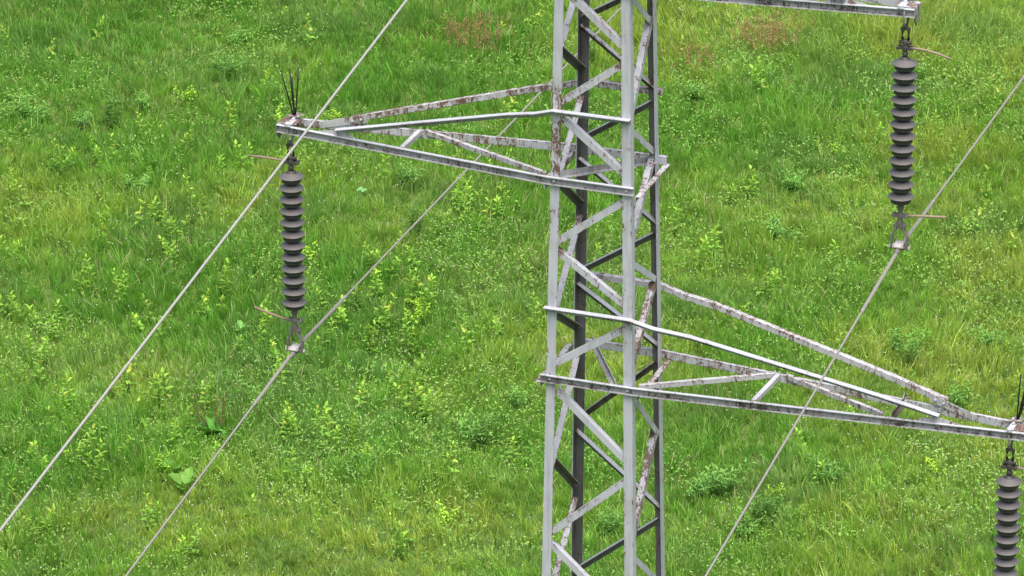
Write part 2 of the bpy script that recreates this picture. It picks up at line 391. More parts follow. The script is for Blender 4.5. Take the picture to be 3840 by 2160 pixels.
# horizontal plan braces inside the tower body
def inner(p, q, b, ru, e2s=1, mats=None):
    a, c = Vector(p), Vector(q); w_ = (c-a).normalized(); e2 = Z.cross(w_).normalized()*e2s
    mb = MB(); mb.sweep([a, a.lerp(c, .5), c], Lprof(b, .006), (-Z, e2), LM, ru)
    return put(mb, 'plan_brace', mats or [M_WEB, M_OUT])
def innerV(p, q, b, ru, m=None):
    """angle with its lower flange turned towards the viewer's side"""
    a, c = Vector(p), Vector(q); w_ = (c-a).normalized(); e2 = Z.cross(w_).normalized()
    if e2.y > 0: e2 = -e2
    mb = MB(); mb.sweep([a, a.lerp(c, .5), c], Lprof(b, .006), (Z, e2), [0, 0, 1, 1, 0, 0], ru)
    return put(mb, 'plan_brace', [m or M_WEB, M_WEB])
innerV((-.40, -.38, -.205), (.40, .36, -.205), .062, .12)
innerV((.27, -.42, -2.36), (-.27, .42, -2.30), .05, .1, M_OUT)
innerV((-.38, -.38, 1.88), (.38, .36, 1.88), .062, .5)

# ------------------------------------------------------------------ insulator strings
DS = .1275
def disc_mesh():
    mb = MB()
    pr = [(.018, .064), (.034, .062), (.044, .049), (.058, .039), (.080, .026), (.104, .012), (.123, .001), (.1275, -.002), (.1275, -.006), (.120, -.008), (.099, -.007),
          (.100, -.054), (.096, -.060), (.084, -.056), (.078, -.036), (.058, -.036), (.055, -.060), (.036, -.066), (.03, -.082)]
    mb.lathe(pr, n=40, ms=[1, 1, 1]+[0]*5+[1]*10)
    return mb
disc_src = None
def string(x, z1, y, s, label, zarm, spr=.1277, horn_top=None, horn_bot=None):
    """z1: rim of first disc; s: side the horns point to"""
    global disc_src
    root = tag(empty('insulator_string', (x, y, zarm)), label, 'insulator', 'suspension insulator strings hanging from the crossarm tips')
    L = lambda dx, dy, z: Vector((dx, dy, z-zarm))
    for i in range(12):
        if disc_src is None:
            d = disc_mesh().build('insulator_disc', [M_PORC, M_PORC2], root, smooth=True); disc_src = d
            mm = d.modifiers.new('n', 'EDGE_SPLIT'); mm.split_angle = math.radians(35)
        else:
            d = disc_src.copy(); COL.objects.link(d); d.parent = root
        d.location = L(0, 0, z1-i*spr)
    # top hardware: U bolt through the channel, shackle, link, socket
    mb = MB(); ub = zarm+.06
    pts = [L(0, -.075, ub), L(0, -.075, zarm-.05)]+[L(0, -.0+.075*math.cos(t), zarm-.07-.05*math.sin(t)) for t in [math.pi*k/8 for k in range(8, -1, -1)]][0:9]+[L(0, .08, ub)]
    mb.tube(pts, .011, 10); mb.build('u_bolt', M_GREYIRON, root, smooth=True)
    za = zarm-.10; zd = z1+.06
    mb = MB()
    h = za-zd
    mb.tube([L(.0, 0, za-.01), L(-.032, 0, za-.07), L(-.03, 0, za-.15), L(-.03, 0, za-.20)], [.016, .017, .015, .02], 8)
    mb.tube([L(.0, 0, za-.01), L(.032, 0, za-.07), L(.03, 0, za-.15), L(.03, 0, za-.20)], [.016, .017, .015, .02], 8)
    mb.tube([L(-.06, 0, za-.19), L(.06, 0, za-.19)], .020, 8)
    mb.tube([L(-.045, 0, za-.05), L(.045, 0, za-.05)], .016, 8)
    mb.build('shackle', M_IRON, root, smooth=True)
    mb = MB()
    mb.lathe([(.022, za-.16-zarm), (.030, za-.19-zarm), (.021, za-.22-zarm), (.021, zd+.055-zarm), (.030, zd+.042-zarm), (.030, zd+.024-zarm), (.020, zd+.012-zarm), (.017, zd-.03-zarm)], (0, 0, 0), 16)
    mb.build('link', M_IRON, root, smooth=True)
    def horn(zh, pts, mat, nm='arcing_horn'):
        mb = MB(); mb.tube([L(s*.05, 0, zh)]+[L(s*px, 0, zh+pz) for px, pz in pts], .0125, 10)
        mb.build(nm, M_HORN, root, smooth=True)
        mb = MB()
        mb.lathe([(.028, -.024), (.031, -.015), (.031, .015), (.028, .024)], L(0, 0, zh), 16)
        for q in (-1, 1):
            mb.plate([L(q*.02, -.022, zh+.015), L(q*.075, -.022, zh+.015), L(q*.075, -.022, zh-.015), L(q*.02, -.022, zh-.015)], Y, .012)
            mb.plate([L(q*.02, .022, zh+.015), L(q*.075, .022, zh+.015), L(q*.075, .022, zh-.015), L(q*.02, .022, zh-.015)], Y, .012)
            mb.tube([L(q*.066, -.045, zh), L(q*.066, .045, zh)], .015, 8)
        mb.build('horn_clamp', mat, root)
    horn(zd+.095, horn_top, M_IRON)
    # bottom hardware
    zb = z1-11*spr-.06
    mb = MB(); mb.lathe([(.016, zb+.01-zarm), (.016, zb-.02-zarm), (.032, zb-.035-zarm), (.034, zb-.06-zarm), (.024, zb-.085-zarm), (.024, zb-.24-zarm)], (0, 0, 0), 16)
    mb.plate([L(-.03, 0, zb-.2), L(.03, 0, zb-.2), L(.026, 0, zb-.29), L(-.026, 0, zb-.29)], Y, .028)
    mb.tube([L(-.065, 0, zb-.255), L(.065, 0, zb-.255)], .018, 8)
    mb.build('socket_eye', M_GREYIRON, root)
    horn(zb-.145, horn_bot, M_GREYIRON)
    zc = zb-.47
    for q in (-1, 1):
        mb = MB()
        mb.sweep([L(q*.042, 0, zb-.23), L(q*.042, 0, zb-.30), L(q*.078, 0, zb-.37), L(q*.078, 0, zc-.03)], [(-.010, -.026), (.010, -.026), (.010, .026), (-.010, .026)], (X, Y))
        mb.build('hanger_strap', M_GREYIRON, root, bevel=.003)
    # suspension clamp: boat, keeper and bolts
    mb = MB(); zz = zc-zarm
    for yy0, yy1, r0_, r1_ in ((-.12, 0, .024, .040), (0, .12, .040, .024)):
        mb.tube([(0, yy0, zz-.02-abs(yy0)*.15), (0, yy1, zz-.02-abs(yy1)*.15)], [r0_, r1_], 12)
    mb.tube([(-.10, 0, zz-.015), (.10, 0, zz-.015)], .02, 10)
    mb.build('clamp_body', M_GREYIRON, root, smooth=True)
    mb = MB()
    mb.plate([(-.055, -.075, zz+.012), (.055, -.075, zz+.012), (.045, -.02, zz+.022), (.045, .05, zz+.022), (.055, .085, zz+.012), (-.055, .085, zz+.012), (-.045, .05, zz+.022), (-.045, -.02, zz+.022)], Z, .016)
    for qx in (-.045, .045):
        for qy in (-.06, .06): mb.bolt((qx, qy, zz+.02), Z, .014, .012)
    mb.build('clamp_keeper', M_ALU2, root, bevel=.003)
    mb = MB()
    for qx in (-.105, .092): mb.tube([(qx, 0, zz-.015), (qx+.014, 0, zz-.015)], .022, 6)
    mb.build('clamp_nut', M_ALU2, root)
    return root, zc-.02
_, zcl = string(-3.372, -.732, -.05, -1, 'grimy twelve-disc insulator string hanging from the left crossarm, brown rods pointing left', -.24,
       .1281, [(.12, .005), (.26, .012), (.47, .004)], [(.14, .002), (.28, .035), (.45, .082)])
_, zct = string(3.074, 1.355, -.05, 1, 'grimy twelve-disc insulator string hanging from the top right crossarm', 1.855,
       .1267, [(.12, .004), (.22, -.002), (.34, -.025), (.465, -.06)], [(.12, .01), (.22, .022), (.46, .045)])
_, zcr = string(4.268, -2.931, -.05, 1, 'grimy insulator string at the lower right corner below the lowest crossarm', -2.44,
       .1270, [(.12, .0), (.26, -.01), (.45, -.05)], [(.14, .002), (.28, .02), (.45, .05)])

# ------------------------------------------------------------------ conductors
def wire(name, x, y0, z0, near, far, r, label, cat, grp, rods=None, mat=None):
    mb = MB()
    def zf(y):
        t = y-y0
        s = near if t < 0 else far
        return z0 + s[0]*abs(t) + s[1]*t*t
    ys = [-62, -50, -40, -32, -26, -21, -17, -13, -10, -8, -6, -4.5, -3, -2, -1, -.4, -.12, 0, .12, .4, 1, 2, 3, 4.5, 6, 8, 11, 15, 20, 27, 35, 45, 60]
    pts = [(x, y0+t, zf(y0+t)) for t in ys]
    # soften the bend at the clamp
    pts = [(a, b, c-(.012 if abs(b-y0) < .05 else 0)) for a, b, c in pts]
    mb.tube(pts, r, 10)
    o = mb.build(name, mat or M_ALU, None, smooth=True)
    tag(o, label, cat, grp)
    if rods:
        rb = MB(); n = 20; m = 24; rr = rods[2]
        L0, L1 = rods[0], rods[1]
        steps = 120
        for i in range(steps+1):
            yy = y0+L0+(L1-L0)*i/steps; zz = zf(yy)-(.010 if abs(yy-y0) < .15 else 0); tw = yy*14
            for k in range(m):
                q = 2*math.pi*k/m+tw; rad = rr*(1.0 if k % 2 else .90)*(1 if 0 < i < steps else .75)
                rb.v.append((x+rad*math.cos(q), yy, zz+rad*math.sin(q))); rb.r.append(0)
        for i in range(steps):
            for k in range(m):
                k2 = (k+1) % m; rb.face((i*m+k, i*m+k2, (i+1)*m+k2, (i+1)*m+k))
        rb.build('armor_rods', mat or M_ALU, o)
        for e in (L0+.05, L1-.05):
            eb = MB(); yy = y0+e
            eb.tube([(x, yy-.012, zf(yy-.012)), (x, yy+.012, zf(yy+.012))], rr*1.12, 14)
            eb.build('end_ring', mat or M_ALU, o, smooth=True)
    return o
wire('conductor', -3.372, -.05, zcl+.018, (-.131, .0004), (.008, .0002), .0112, 'grey conductor wire in the clamp below the left insulator string', 'power line', 'conductors held by the insulator strings', (-1.12, 1.42, .0175))
wire('conductor', 3.074, -.05, zct, (-.118, .0004), (.011, .0002), .0112, 'grey conductor wire in the clamp below the upper right insulator string', 'power line', 'conductors held by the insulator strings', (-1.28, 1.25, .0175))
wire('conductor', 4.268, -.05, zcr, (-.13, .0004), (.01, .0002), .0120, 'grey conductor wire below the lower right insulator string, beyond the lower right corner', 'power line', 'conductors held by the insulator strings', (-1.2, 1.3, .0185))
wire('ground_wire', 0, 0, 4.272, (-.1515, .00012), (.01, .0002), .0114, 'long pale wire crossing in front of the left crossarm tip', 'power line', None, mat=M_ALUG)

# ------------------------------------------------------------------ ground
def ground_mat():
    m = bpy.data.materials.new('meadow soil and thatch'); m.use_nodes = True; nt = m.node_tree; bs = nt.nodes['Principled BSDF']
    co = N(nt, 'ShaderNodeTexCoord').outputs['Object']
    a = mixc(nt, noise(nt, co, 1.1, 5, .6), (.060, .105, .025), (.10, .18, .035))
    b = mixc(nt, noise(nt, co, 26, 5, .7), (.035, .05, .016), (.12, .19, .045))
    nt.links.new(mixc(nt, .6, a, b), bs.inputs['Base Color']); bs.inputs['Roughness'].default_value = .95
    bs.inputs['Specular IOR Level'].default_value = .1
    return m
def vnoise(x, y, s, seed):
    r = np.random.default_rng(seed); G = r.random((256, 256))
    u, v = x*s, y*s; i, j = np.floor(u).astype(int), np.floor(v).astype(int); fu, fv = u-i, v-j
    fu = fu*fu*(3-2*fu); fv = fv*fv*(3-2*fv); g = lambda a, b: G[a % 256, b % 256]
    return (g(i, j)*(1-fu)+g(i+1, j)*fu)*(1-fv)+(g(i, j+1)*(1-fu)+g(i+1, j+1)*fu)*fv
def fbm(x, y, s, seed): return .55*vnoise(x, y, s, seed)+.3*vnoise(x, y, s*2.3, seed+1)+.15*vnoise(x, y, s*5.1, seed+2)
def hgt(x, y): return .10*fbm(x, y, .35, 71)
gm = MB()
R_ = [0, 8, 16, 24, 32, 40, 55, 80, 140, 300, 800]
n_ = 64
gm.v.append((-10, 28, GZ)); gm.r.append(0)
for r in R_[1:]:
    for k in range(n_):
        q = 2*math.pi*k/n_; gm.v.append((-10+r*math.cos(q), 28+r*math.sin(q), GZ)); gm.r.append(0)
for k in range(n_): gm.face((0, 1+k, 1+(k+1) % n_))
for i in range(len(R_)-2):
    for k in range(n_):
        k2 = (k+1) % n_; b = 1+i*n_; gm.face((b+k, b+n_+k, b+n_+k2, b+k2))
tag(gm.build('ground', ground_mat()), kind='structure')

# view-aligned footprint of the meadow in the picture, plus a margin all round
RH = np.array([.9375, .348]); DH = np.array([-.348, .9375]); C0 = np.array([15.30, -43.91])
def scatter(n, d0, d1, margin, rng):
    out = []
    d = np.sqrt(rng.random(n)*(d1*d1-d0*d0)+d0*d0)          # uniform over a trapezoid
    hw = d*.1115+margin
    keep = rng.random(n) < hw/(d1*.1115+margin)*1.0*(d1/d) if False else np.ones(n, bool)
    s = (rng.random(n)*2-1)*hw
    p = C0[None]+d[:, None]*DH[None]+s[:, None]*RH[None]
    return p[keep, 0], p[keep, 1]

def make_cloud(name, V, F4, F3, colv, mat, label=None, cat=None, kind=None, parent=None):
    """numpy mesh: V (n,3), quads F4, tris F3, per-vertex colours"""
    me = bpy.data.meshes.new(name)
    nl = F4.size+F3.size; npoly = len(F4)+len(F3)
    me.vertices.add(len(V)); me.vertices.foreach_set('co', V.astype(np.float32).ravel())
    me.loops.add(nl); me.loops.foreach_set('vertex_index', np.concatenate([F4.ravel(), F3.ravel()]).astype(np.int32))
    me.polygons.add(npoly)
    ls = np.concatenate([np.arange(len(F4))*4, len(F4)*4+np.arange(len(F3))*3]).astype(np.int32)
    me.polygons.foreach_set('loop_start', ls)
    try: me.polygons.foreach_set('loop_total', np.concatenate([np.full(len(F4), 4), np.full(len(F3), 3)]).astype(np.int32))
    except Exception: pass
    me.update(calc_edges=True)
    ca = me.attributes.new('Col', 'FLOAT_COLOR', 'POINT')
    c4 = np.ones((len(V), 4), np.float32); c4[:, :3] = colv; ca.data.foreach_set('color', c4.ravel())
    me.polygons.foreach_set('use_smooth', np.ones(npoly, bool))
    me.materials.append(mat)
    o = bpy.data.objects.new(name, me); COL.objects.link(o)
    if parent: o.parent = parent
    if label or kind: tag(o, label, cat, None, kind)
    return o

def lerp3(a, b, t): return np.array(a)[None]*(1-t[:, None])+np.array(b)[None]*t[:, None]
def blades(x, y, h, wd, az, lean, tw, col, rng):
    n = len(x); zb = GZ-.02+hgt(x, y)
    ld = np.stack([np.cos(az), np.sin(az), np.zeros(n)], 1); sd_ = np.stack([np.cos(tw), np.sin(tw), np.zeros(n)], 1)
    V = np.empty((n, 7, 3))
    base = np.stack([x, y, zb], 1)
    def pt(t): 
        return base+ld*(lean*h*(t**1.8))[:, None]+np.array([0, 0, 1.])[None]*(h*(t-.33*lean*t*t))[:, None]
    for j, (t, wf) in enumerate(((0., .7), (.42, 1.), (.76, .72))):
        p = pt(np.full(n, t)); V[:, 2*j] = p-sd_*(wd*wf/2)[:, None]; V[:, 2*j+1] = p+sd_*(wd*wf/2)[:, None]
    V[:, 6] = pt(np.ones(n))
    i = np.arange(n)[:, None]*7
    F4 = np.concatenate([i+np.array([0, 1, 3, 2]), i+np.array([2, 3, 5, 4])]); F3 = i+np.array([4, 5, 6])
    return V.reshape(-1, 3), F4, F3, np.repeat(col, 7, 0)

def grass_field(ntuft, per, d0, d1, margin, wmul, seed):
    rng = np.random.default_rng(seed)
    tx, ty = scatter(ntuft, d0, d1, margin, rng)
    nb = per
    k = rng.random(ntuft)
    patch = fbm(tx, ty, .42, 5); hue = fbm(tx, ty, .30, 21); hue2 = fbm(tx, ty, 1.3, 33); blu = fbm(tx, ty, .55, 44)
    # lateral position as seen: left side is a deeper green, right side drier
    lat = ((tx-C0[0])*RH[0]+(ty-C0[1])*RH[1])/10.0
    th = (.12+.20*np.clip((patch-.30)*2.0, 0, 1)+.17*np.clip((fbm(tx, ty, 1.9, 301)-.45)*3, 0, 1))*(.7+.6*k)
    taz = rng.random(ntuft)*6.283; wind = 2.2+2.5*fbm(tx, ty, .25, 8)*2
    tl = .12+.48*rng.random(ntuft)
    rad = .035+.07*rng.random(ntuft)
    X_, Y_ = np.repeat(tx, nb), np.repeat(ty, nb); n = len(X_)
    a = rng.random(n)*6.283; rr = np.sqrt(rng.random(n))*np.repeat(rad, nb)
    x = X_+rr*np.cos(a); y = Y_+rr*np.sin(a)
    h = np.repeat(th, nb)*(.45+.75*rng.random(n))
    vx = np.cos(a)*.55+np.cos(np.repeat(taz, nb))*.45+.35*np.cos(np.repeat(wind, nb))+rng.normal(0, .25, n)
    vy = np.sin(a)*.55+np.sin(np.repeat(taz, nb))*.45+.35*np.sin(np.repeat(wind, nb))+rng.normal(0, .25, n)
    az = np.arctan2(vy, vx); lean = np.clip(np.repeat(tl, nb)*(.4+rng.random(n)), .05, 1.15)
    tw = rng.random(n)*6.283
    wd = (.0075+.0085*rng.random(n))*wmul
    # colours: real differences between species and age
    deep, mid, yel, pale, teal, straw = (.155, .370, .052), (.250, .465, .070), (.385, .500, .092), (.44, .56, .22), (.19, .37, .09), (.50, .47, .26)
    t = np.clip((hue-.34)*2.3+lat*.36+rng.normal(0, .16, ntuft), 0, 1)
    c = lerp3(deep, mid, np.clip(t*2, 0, 1)); c = c*(1-np.clip(t*2-1, 0, 1)[:, None])+np.array(yel)[None]*np.clip(t*2-1, 0, 1)[:, None]
    bt = np.clip((blu-.56)*6, 0, .75)[:, None]; c = c*(1-bt)+np.array(teal)[None]*bt
    c = c*(.80+.40*hue2)[:, None]*(.82+.36*rng.random(ntuft))[:, None]
    c = np.repeat(c, nb, 0)*(.72+.56*rng.random(n))[:, None]
    f = rng.random(n); dry = np.repeat(np.clip((fbm(tx, ty, .5, 61)-.5)*1.1, .0, .35), nb)
    c[f < .012+dry*.35] = np.array(straw)*.9; c[(f > .945)] = np.array(pale)
    return blades(x, y, h, wd, az, lean, tw, c, rng)

parts = [grass_field(42000, 17, 66, 101, 1.3, 1.0, 3), grass_field(3500, 14, 60, 108, 5.0, 1.6, 4)]
rng = np.random.default_rng(91)         # short undergrowth between the tufts
x, y = scatter(270000, 66, 101, 1.3, rng); n = len(x)
parts.append(blades(x, y, .07+.10*rng.random(n), .008+.007*rng.random(n), rng.random(n)*6.283, .3+.9*rng.random(n), rng.random(n)*6.283,
      lerp3((.15, .34, .05), (.32, .47, .09), rng.random(n)), rng))
# longer, paler single stalks and reed-like blades
rng = np.random.default_rng(90)
x, y = scatter(5000, 66, 101, 1.3, rng); m_ = fbm(x, y, .5, 61) > .42; x, y = x[m_], y[m_]; n = len(x)
parts.append(blades(x, y, (.28+.22*rng.random(n)), .006+.004*rng.random(n), rng.random(n)*6.283, .2+.6*rng.random(n), rng.random(n)*6.283,
      lerp3((.34, .50, .13), (.52, .58, .25), rng.random(n)), rng))
off = 0; VV, Q, T, CC = [], [], [], []
for (V, F4, F3, c) in parts: VV.append(V); Q.append(F4+off); T.append(F3+off); CC.append(c); off += len(V)
make_cloud('grass', np.concatenate(VV), np.concatenate(Q), np.concatenate(T), np.concatenate(CC), M_GRASS, 'uneven bright green meadow grass growing in tufts below the pylon', 'grass', 'stuff')

# leaf helper: lanceolate leaves as 2 quads + 2 tris folded along the midrib
def leaves(p, d, nrm, ln, wd, col, droop=.15, fold=.25):
    n = len(p); s = np.cross(d, nrm); s /= np.linalg.norm(s, axis=1)[:, None]+1e-9
    nn = np.cross(s, d)
    V = np.empty((n, 7, 3)); L = ln[:, None]; Wd = wd[:, None]
    V[:, 0] = p
    for j, (t, wf, dr) in enumerate(((.35, 1., .0), (.70, .78, .3))):
        c = p+d*L*t-nn*L*droop*dr
        V[:, 1+2*j] = c-s*Wd*.5*wf+nn*Wd*fold*wf; V[:, 2+2*j] = c+s*Wd*.5*wf+nn*Wd*fold*wf
    V[:, 5] = p+d*L-nn*L*droop
    V[:, 6] = p+d*L*.5-nn*L*droop*.12
    i = np.arange(n)[:, None]*7
    F3 = np.concatenate([i+np.array(q) for q in ([0, 1, 6], [0, 6, 2], [1, 3, 6], [2, 6, 4], [3, 5, 6], [6, 5, 4])])
    return V.reshape(-1, 3), F3, np.repeat(col, 7, 0)

# low broad-leaved cover between the tufts
rng = np.random.default_rng(17)
x, y = scatter(150000, 66, 101, 1.3, rng)
cov = fbm(x, y, .6, 52)+.25*fbm(x, y, 1.7, 58); m_ = cov+rng.normal(0, .05, len(x)) > .67; x, y = x[m_], y[m_]; n = len(x)
z = GZ+hgt(x, y)+.05+.24*rng.random(n)*np.clip(fbm(x, y, 1.1, 66)*1.6, .3, 1.3)
az = rng.random(n)*6.283; el = rng.normal(.25, .35, n)
d = np.stack([np.cos(az)*np.cos(el), np.sin(az)*np.cos(el), np.sin(el)], 1)
nr = np.stack([rng.normal(0, .35, n), rng.normal(0, .35, n), np.ones(n)], 1)
ct = lerp3((.15, .33, .055), (.28, .45, .11), np.clip(fbm(x, y, .8, 77)*1.5-.25+rng.normal(0, .15, n), 0, 1))*(.75+.5*rng.random(n))[:, None]
V, F3, c = leaves(np.stack([x, y, z], 1), d, nr, .035+.04*rng.random(n), .016+.016*rng.random(n), ct)
make_cloud('leafy_ground_cover', V, np.zeros((0, 4), int), F3, c, M_LEAF, 'low broad-leaved herbs and clover leaves between the grass tufts', 'ground cover', 'stuff')

# ---- white clover heads: tiny faceted balls on stalks
def flowers(name, x, y, r, zz, colr, label):
    n = len(x); zb = GZ+hgt(x, y)+zz
    o8 = np.array([[1, 0, 0], [-1, 0, 0], [0, 1, 0], [0, -1, 0], [0, 0, .8], [0, 0, -.8], ])
    V = np.stack([x, y, zb], 1)[:, None]+o8[None]*r[:, None, None]
    i = np.arange(n)[:, None]*6
    F3 = np.concatenate([i+np.array(q) for q in ([0, 2, 4], [2, 1, 4], [1, 3, 4], [3, 0, 4], [2, 0, 5], [1, 2, 5], [3, 1, 5], [0, 3, 5])])
    return make_cloud(name, V.reshape(-1, 3), np.zeros((0, 4), int), F3, np.repeat(colr, 6, 0), M_FLOWER, label, 'flowers', 'stuff')
rng = np.random.default_rng(29)
x, y = scatter(9000, 66, 101, 1.0, rng)
pr = fbm(x, y, .33, 91)+.4*fbm(x, y, 1.4, 95)
lat = ((x-C0[0])*RH[0]+(y-C0[1])*RH[1]); dd = (x-C0[0])*DH[0]+(y-C0[1])*DH[1]
pr += .10*np.clip((84-dd)/10, -1, 1)+.05*np.clip(lat/6, -1, 1)
m_ = rng.random(len(x)) < np.clip((pr-.68)*4.5, .015, .95); x, y = x[m_], y[m_]; n = len(x)
flowers('clover_flowers', x, y, .0075+.006*rng.random(n), .20+.14*rng.random(n), lerp3((.56, .56, .40), (.78, .77, .68), rng.random(n)), 'small white clover heads scattered through the grass')

# ------------------------------------------------------------------ single weeds
def to_world(px, py, z=GZ+.05):
    q = rt*((px-1920)/FPX)-up*((py-1080)/FPX)+fw
    t = (z-CP.z)/q.z; p = CP+q*t
    return p.x, p.y
def weed_mesh(seed, h, nl, kind):
    rng = np.random.default_rng(seed)
    P, D, NR, LN, WD, CL = [], [], [], [], [], []
    bend = rng.normal(0, .08, 2)
    stems = [(0, 0, 0, 0, 1)] if kind == 'y' else [(rng.normal(0, .05), rng.normal(0, .05), rng.normal(0, .28), rng.normal(0, .28), .65+.4*rng.random()) for _ in range(9)]
    for (ox, oy, lx, ly, hs) in stems:
        ga = rng.random()*6.28
        for i in range(nl):
            t = (i+.5)/nl; t = .12+.88*t
            hh = h*hs*t; p = (ox+lx*hh+bend[0]*t*t*h, oy+ly*hh+bend[1]*t*t*h, hh)
            ga += 2.4; el = (.35+.75*t**2) if kind == 'y' else rng.normal(.35, .3)
            if kind == 'y':
                ln = (.138-.055*t)*(.7+.6*rng.random()); wdd = ln*(.40+.14*rng.random()); el += rng.normal(0, .22)
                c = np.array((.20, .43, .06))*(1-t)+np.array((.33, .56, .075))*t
                if rng.random() < .07: c = np.array((.54, .62, .11))
            elif kind == 'g':
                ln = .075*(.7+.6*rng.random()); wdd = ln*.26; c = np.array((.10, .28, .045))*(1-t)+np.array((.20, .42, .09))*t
            else:
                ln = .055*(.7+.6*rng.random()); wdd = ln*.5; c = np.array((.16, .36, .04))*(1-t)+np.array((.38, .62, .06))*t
            c = c*(.85+.3*rng.random())
            P.append(p); D.append((math.cos(ga)*math.cos(el), math.sin(ga)*math.cos(el), math.sin(el)))
            NR.append((-math.cos(ga)*.4, -math.sin(ga)*.4, 1)); LN.append(ln); WD.append(wdd); CL.append(c)
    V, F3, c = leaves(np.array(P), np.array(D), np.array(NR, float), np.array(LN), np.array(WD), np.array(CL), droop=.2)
    sv, sf, scol = [], [], []
    for (ox, oy, lx, ly, hs) in stems:
        b = len(V)+len(sv)
        for j in range(5):
            t = j/4; hh = h*hs*t; cx, cy = ox+lx*hh+bend[0]*t*t*h, oy+ly*hh+bend[1]*t*t*h
            for k in range(3):
                q = 2.094*k; sv.append((cx+.006*(1-.5*t)*math.cos(q), cy+.006*(1-.5*t)*math.sin(q), hh)); scol.append((.22, .33, .06))
        for j in range(4):
            for k in range(3): k2 = (k+1) % 3; sf.append((b+3*j+k, b+3*j+k2, b+3*j+3+k2, b+3*j+3+k))
    return np.concatenate([V, np.array(sv)]), np.array(sf), F3, np.concatenate([c, np.array(scol)])
def protos(kind, n, hs, nl, name):
    out = []
    for i in range(n):
        V, F4, F3, c = weed_mesh(100+i*7+ord(kind), hs[0]+(hs[1]-hs[0])*i/max(1, n-1), nl[i % len(nl)], kind)
        c = c*(.78, 1.0, .88, 1.05, .7)[i % 5]
        o = make_cloud(name, V, F4, F3, c, M_LEAF); out.append(o)
    return out
def place(protos_, pts, label, cat, grp, smin=.85, smax=1.15):
    for i, (px, py) in enumerate(pts):
        if i < len(protos_): o = protos_[i]
        else: o = protos_[i % len(protos_)].copy(); COL.objects.link(o)
        x, y = to_world(px, py); s = random.uniform(smin, smax)
        o.location = (x, y, GZ+.0); o.scale = (s, s, s*random.uniform(.9, 1.1)); o.rotation_euler = (random.gauss(0, .13), random.gauss(0, .13), random.uniform(0, 6.28))
        tag(o, label, cat, grp)
S = 3840/2576
Ypts = [(160,385),(250,390),(375,335),(30,640),(62,505),(570,735),(300,745),(440,655),(560,765),(250,595),(210,725),(100,885),(400,830),(320,965),(332,1035),(402,995),(440,1105),
 (850,1105),(820,1065),(862,795),(900,755),(932,865),(962,805),(1000,645),(1062,745),(1082,755),(1162,540),(1150,490),(1182,505),(1002,965),(1042,875),(702,955),(722,925),(742,1085),(732,1065),
 (1062,1015),(1262,515),(1352,60),(1352,805),(200,1155),(90,1335),(1012,1375),(942,655),(1912,200),(1922,725),(2342,855),(2442,565),(2432,595),(2302,695),(1952,705),(2022,1125),(2052,1195),
 (2120,885),(2482,475),(2502,260),(2472,240),(2442,305),(2202,345),(1852,805),(1272,85),(1112,70),(1252,340),(1722,160),(1492,85),(130,1055),(552,1135),(622,1285),(72,1135),(12,570),(542,70),
 (772,95),(952,440),(1212,565),(1232,425),(610,400),(880,370),(585,300),(470,380),(350,560),(420,590),(500,520),(40,780),(140,800),(180,1010),(60,960),(250,1200),(380,1290),(480,1380),
 (520,1010),(600,870),(680,800),(1120,400),(1290,290),(820,860),(905,1010),(1090,1030),(1140,1190),(760,1200),(1880,470),(1760,640),(2360,330),(2400,420),(2540,620),(2560,1000),(2240,600),
 (2100,640),(1700,560),(2150,1050),(1300,920),(1330,700),(1180,860),(1260,820),(30,1230),(110,1190),(300,1120),(655,225),(700,60),(240,80),(120,150),(30,120),(355,170),(1500,640),(1290,1140)]
rr_ = random.Random(3)
extra = []
for (px, py) in Ypts[:45]+Ypts[72:100]:
    for _ in range(2): extra.append((px+rr_.gauss(0, 24), py+rr_.gauss(0, 15)))
Yall = [(a*S, b*S+38) for a, b in Ypts+extra]
place(protos('y', 8, (.40, .70), (16, 22, 18, 28, 20, 24), 'leafy_weed'), Yall, 'slender upright yellow-green weed with spiralling leaves standing above the grass', 'weed', 'yellow-green leafy weeds in the meadow')
Gpts = [(560,160),(610,100),(575,190),(65,280),(272,300),(205,300),(95,290),(1010,450),(2270,880),(2295,910),(1975,590),(1940,570),(1762,1230),(1172,1090),(1922,1300),(2072,1190),(2310,190),
 (1752,240),(1562,460),(1042,570),(152,430),(362,260),(1820,1230),(1300,1010),(1220,1110),(930,1180),(2420,1010),(1530,1330),(690,230),(1480,160),(1870,1330),(2000,470),(2500,870),(340,480)]
place(protos('g', 5, (.30, .46), (22,), 'bushy_weed'), [(a*S, b*S+25) for a, b in Gpts], 'grey-green bushy weed with narrow leaves, low and spreading', 'weed', 'grey-green bushy weeds in the meadow', 1.0, 1.5)
Bpts = [(1045,760),(1050,800),(1062,790),(700,300),(1180,420),(780,640),(820,300),(480,250),(1330,60),(2090,380),(930,1130),(400,1180),(610,720),(1120,1300),(2350,1180),(1960,1240)]
place(protos('b', 4, (.24, .34), (20,), 'round_leaf_weed'), [(a*S, b*S+25) for a, b in Bpts], 'low bright green weed with small rounded leaves', 'weed', 'round-leaved weeds in the meadow', .9, 1.3)

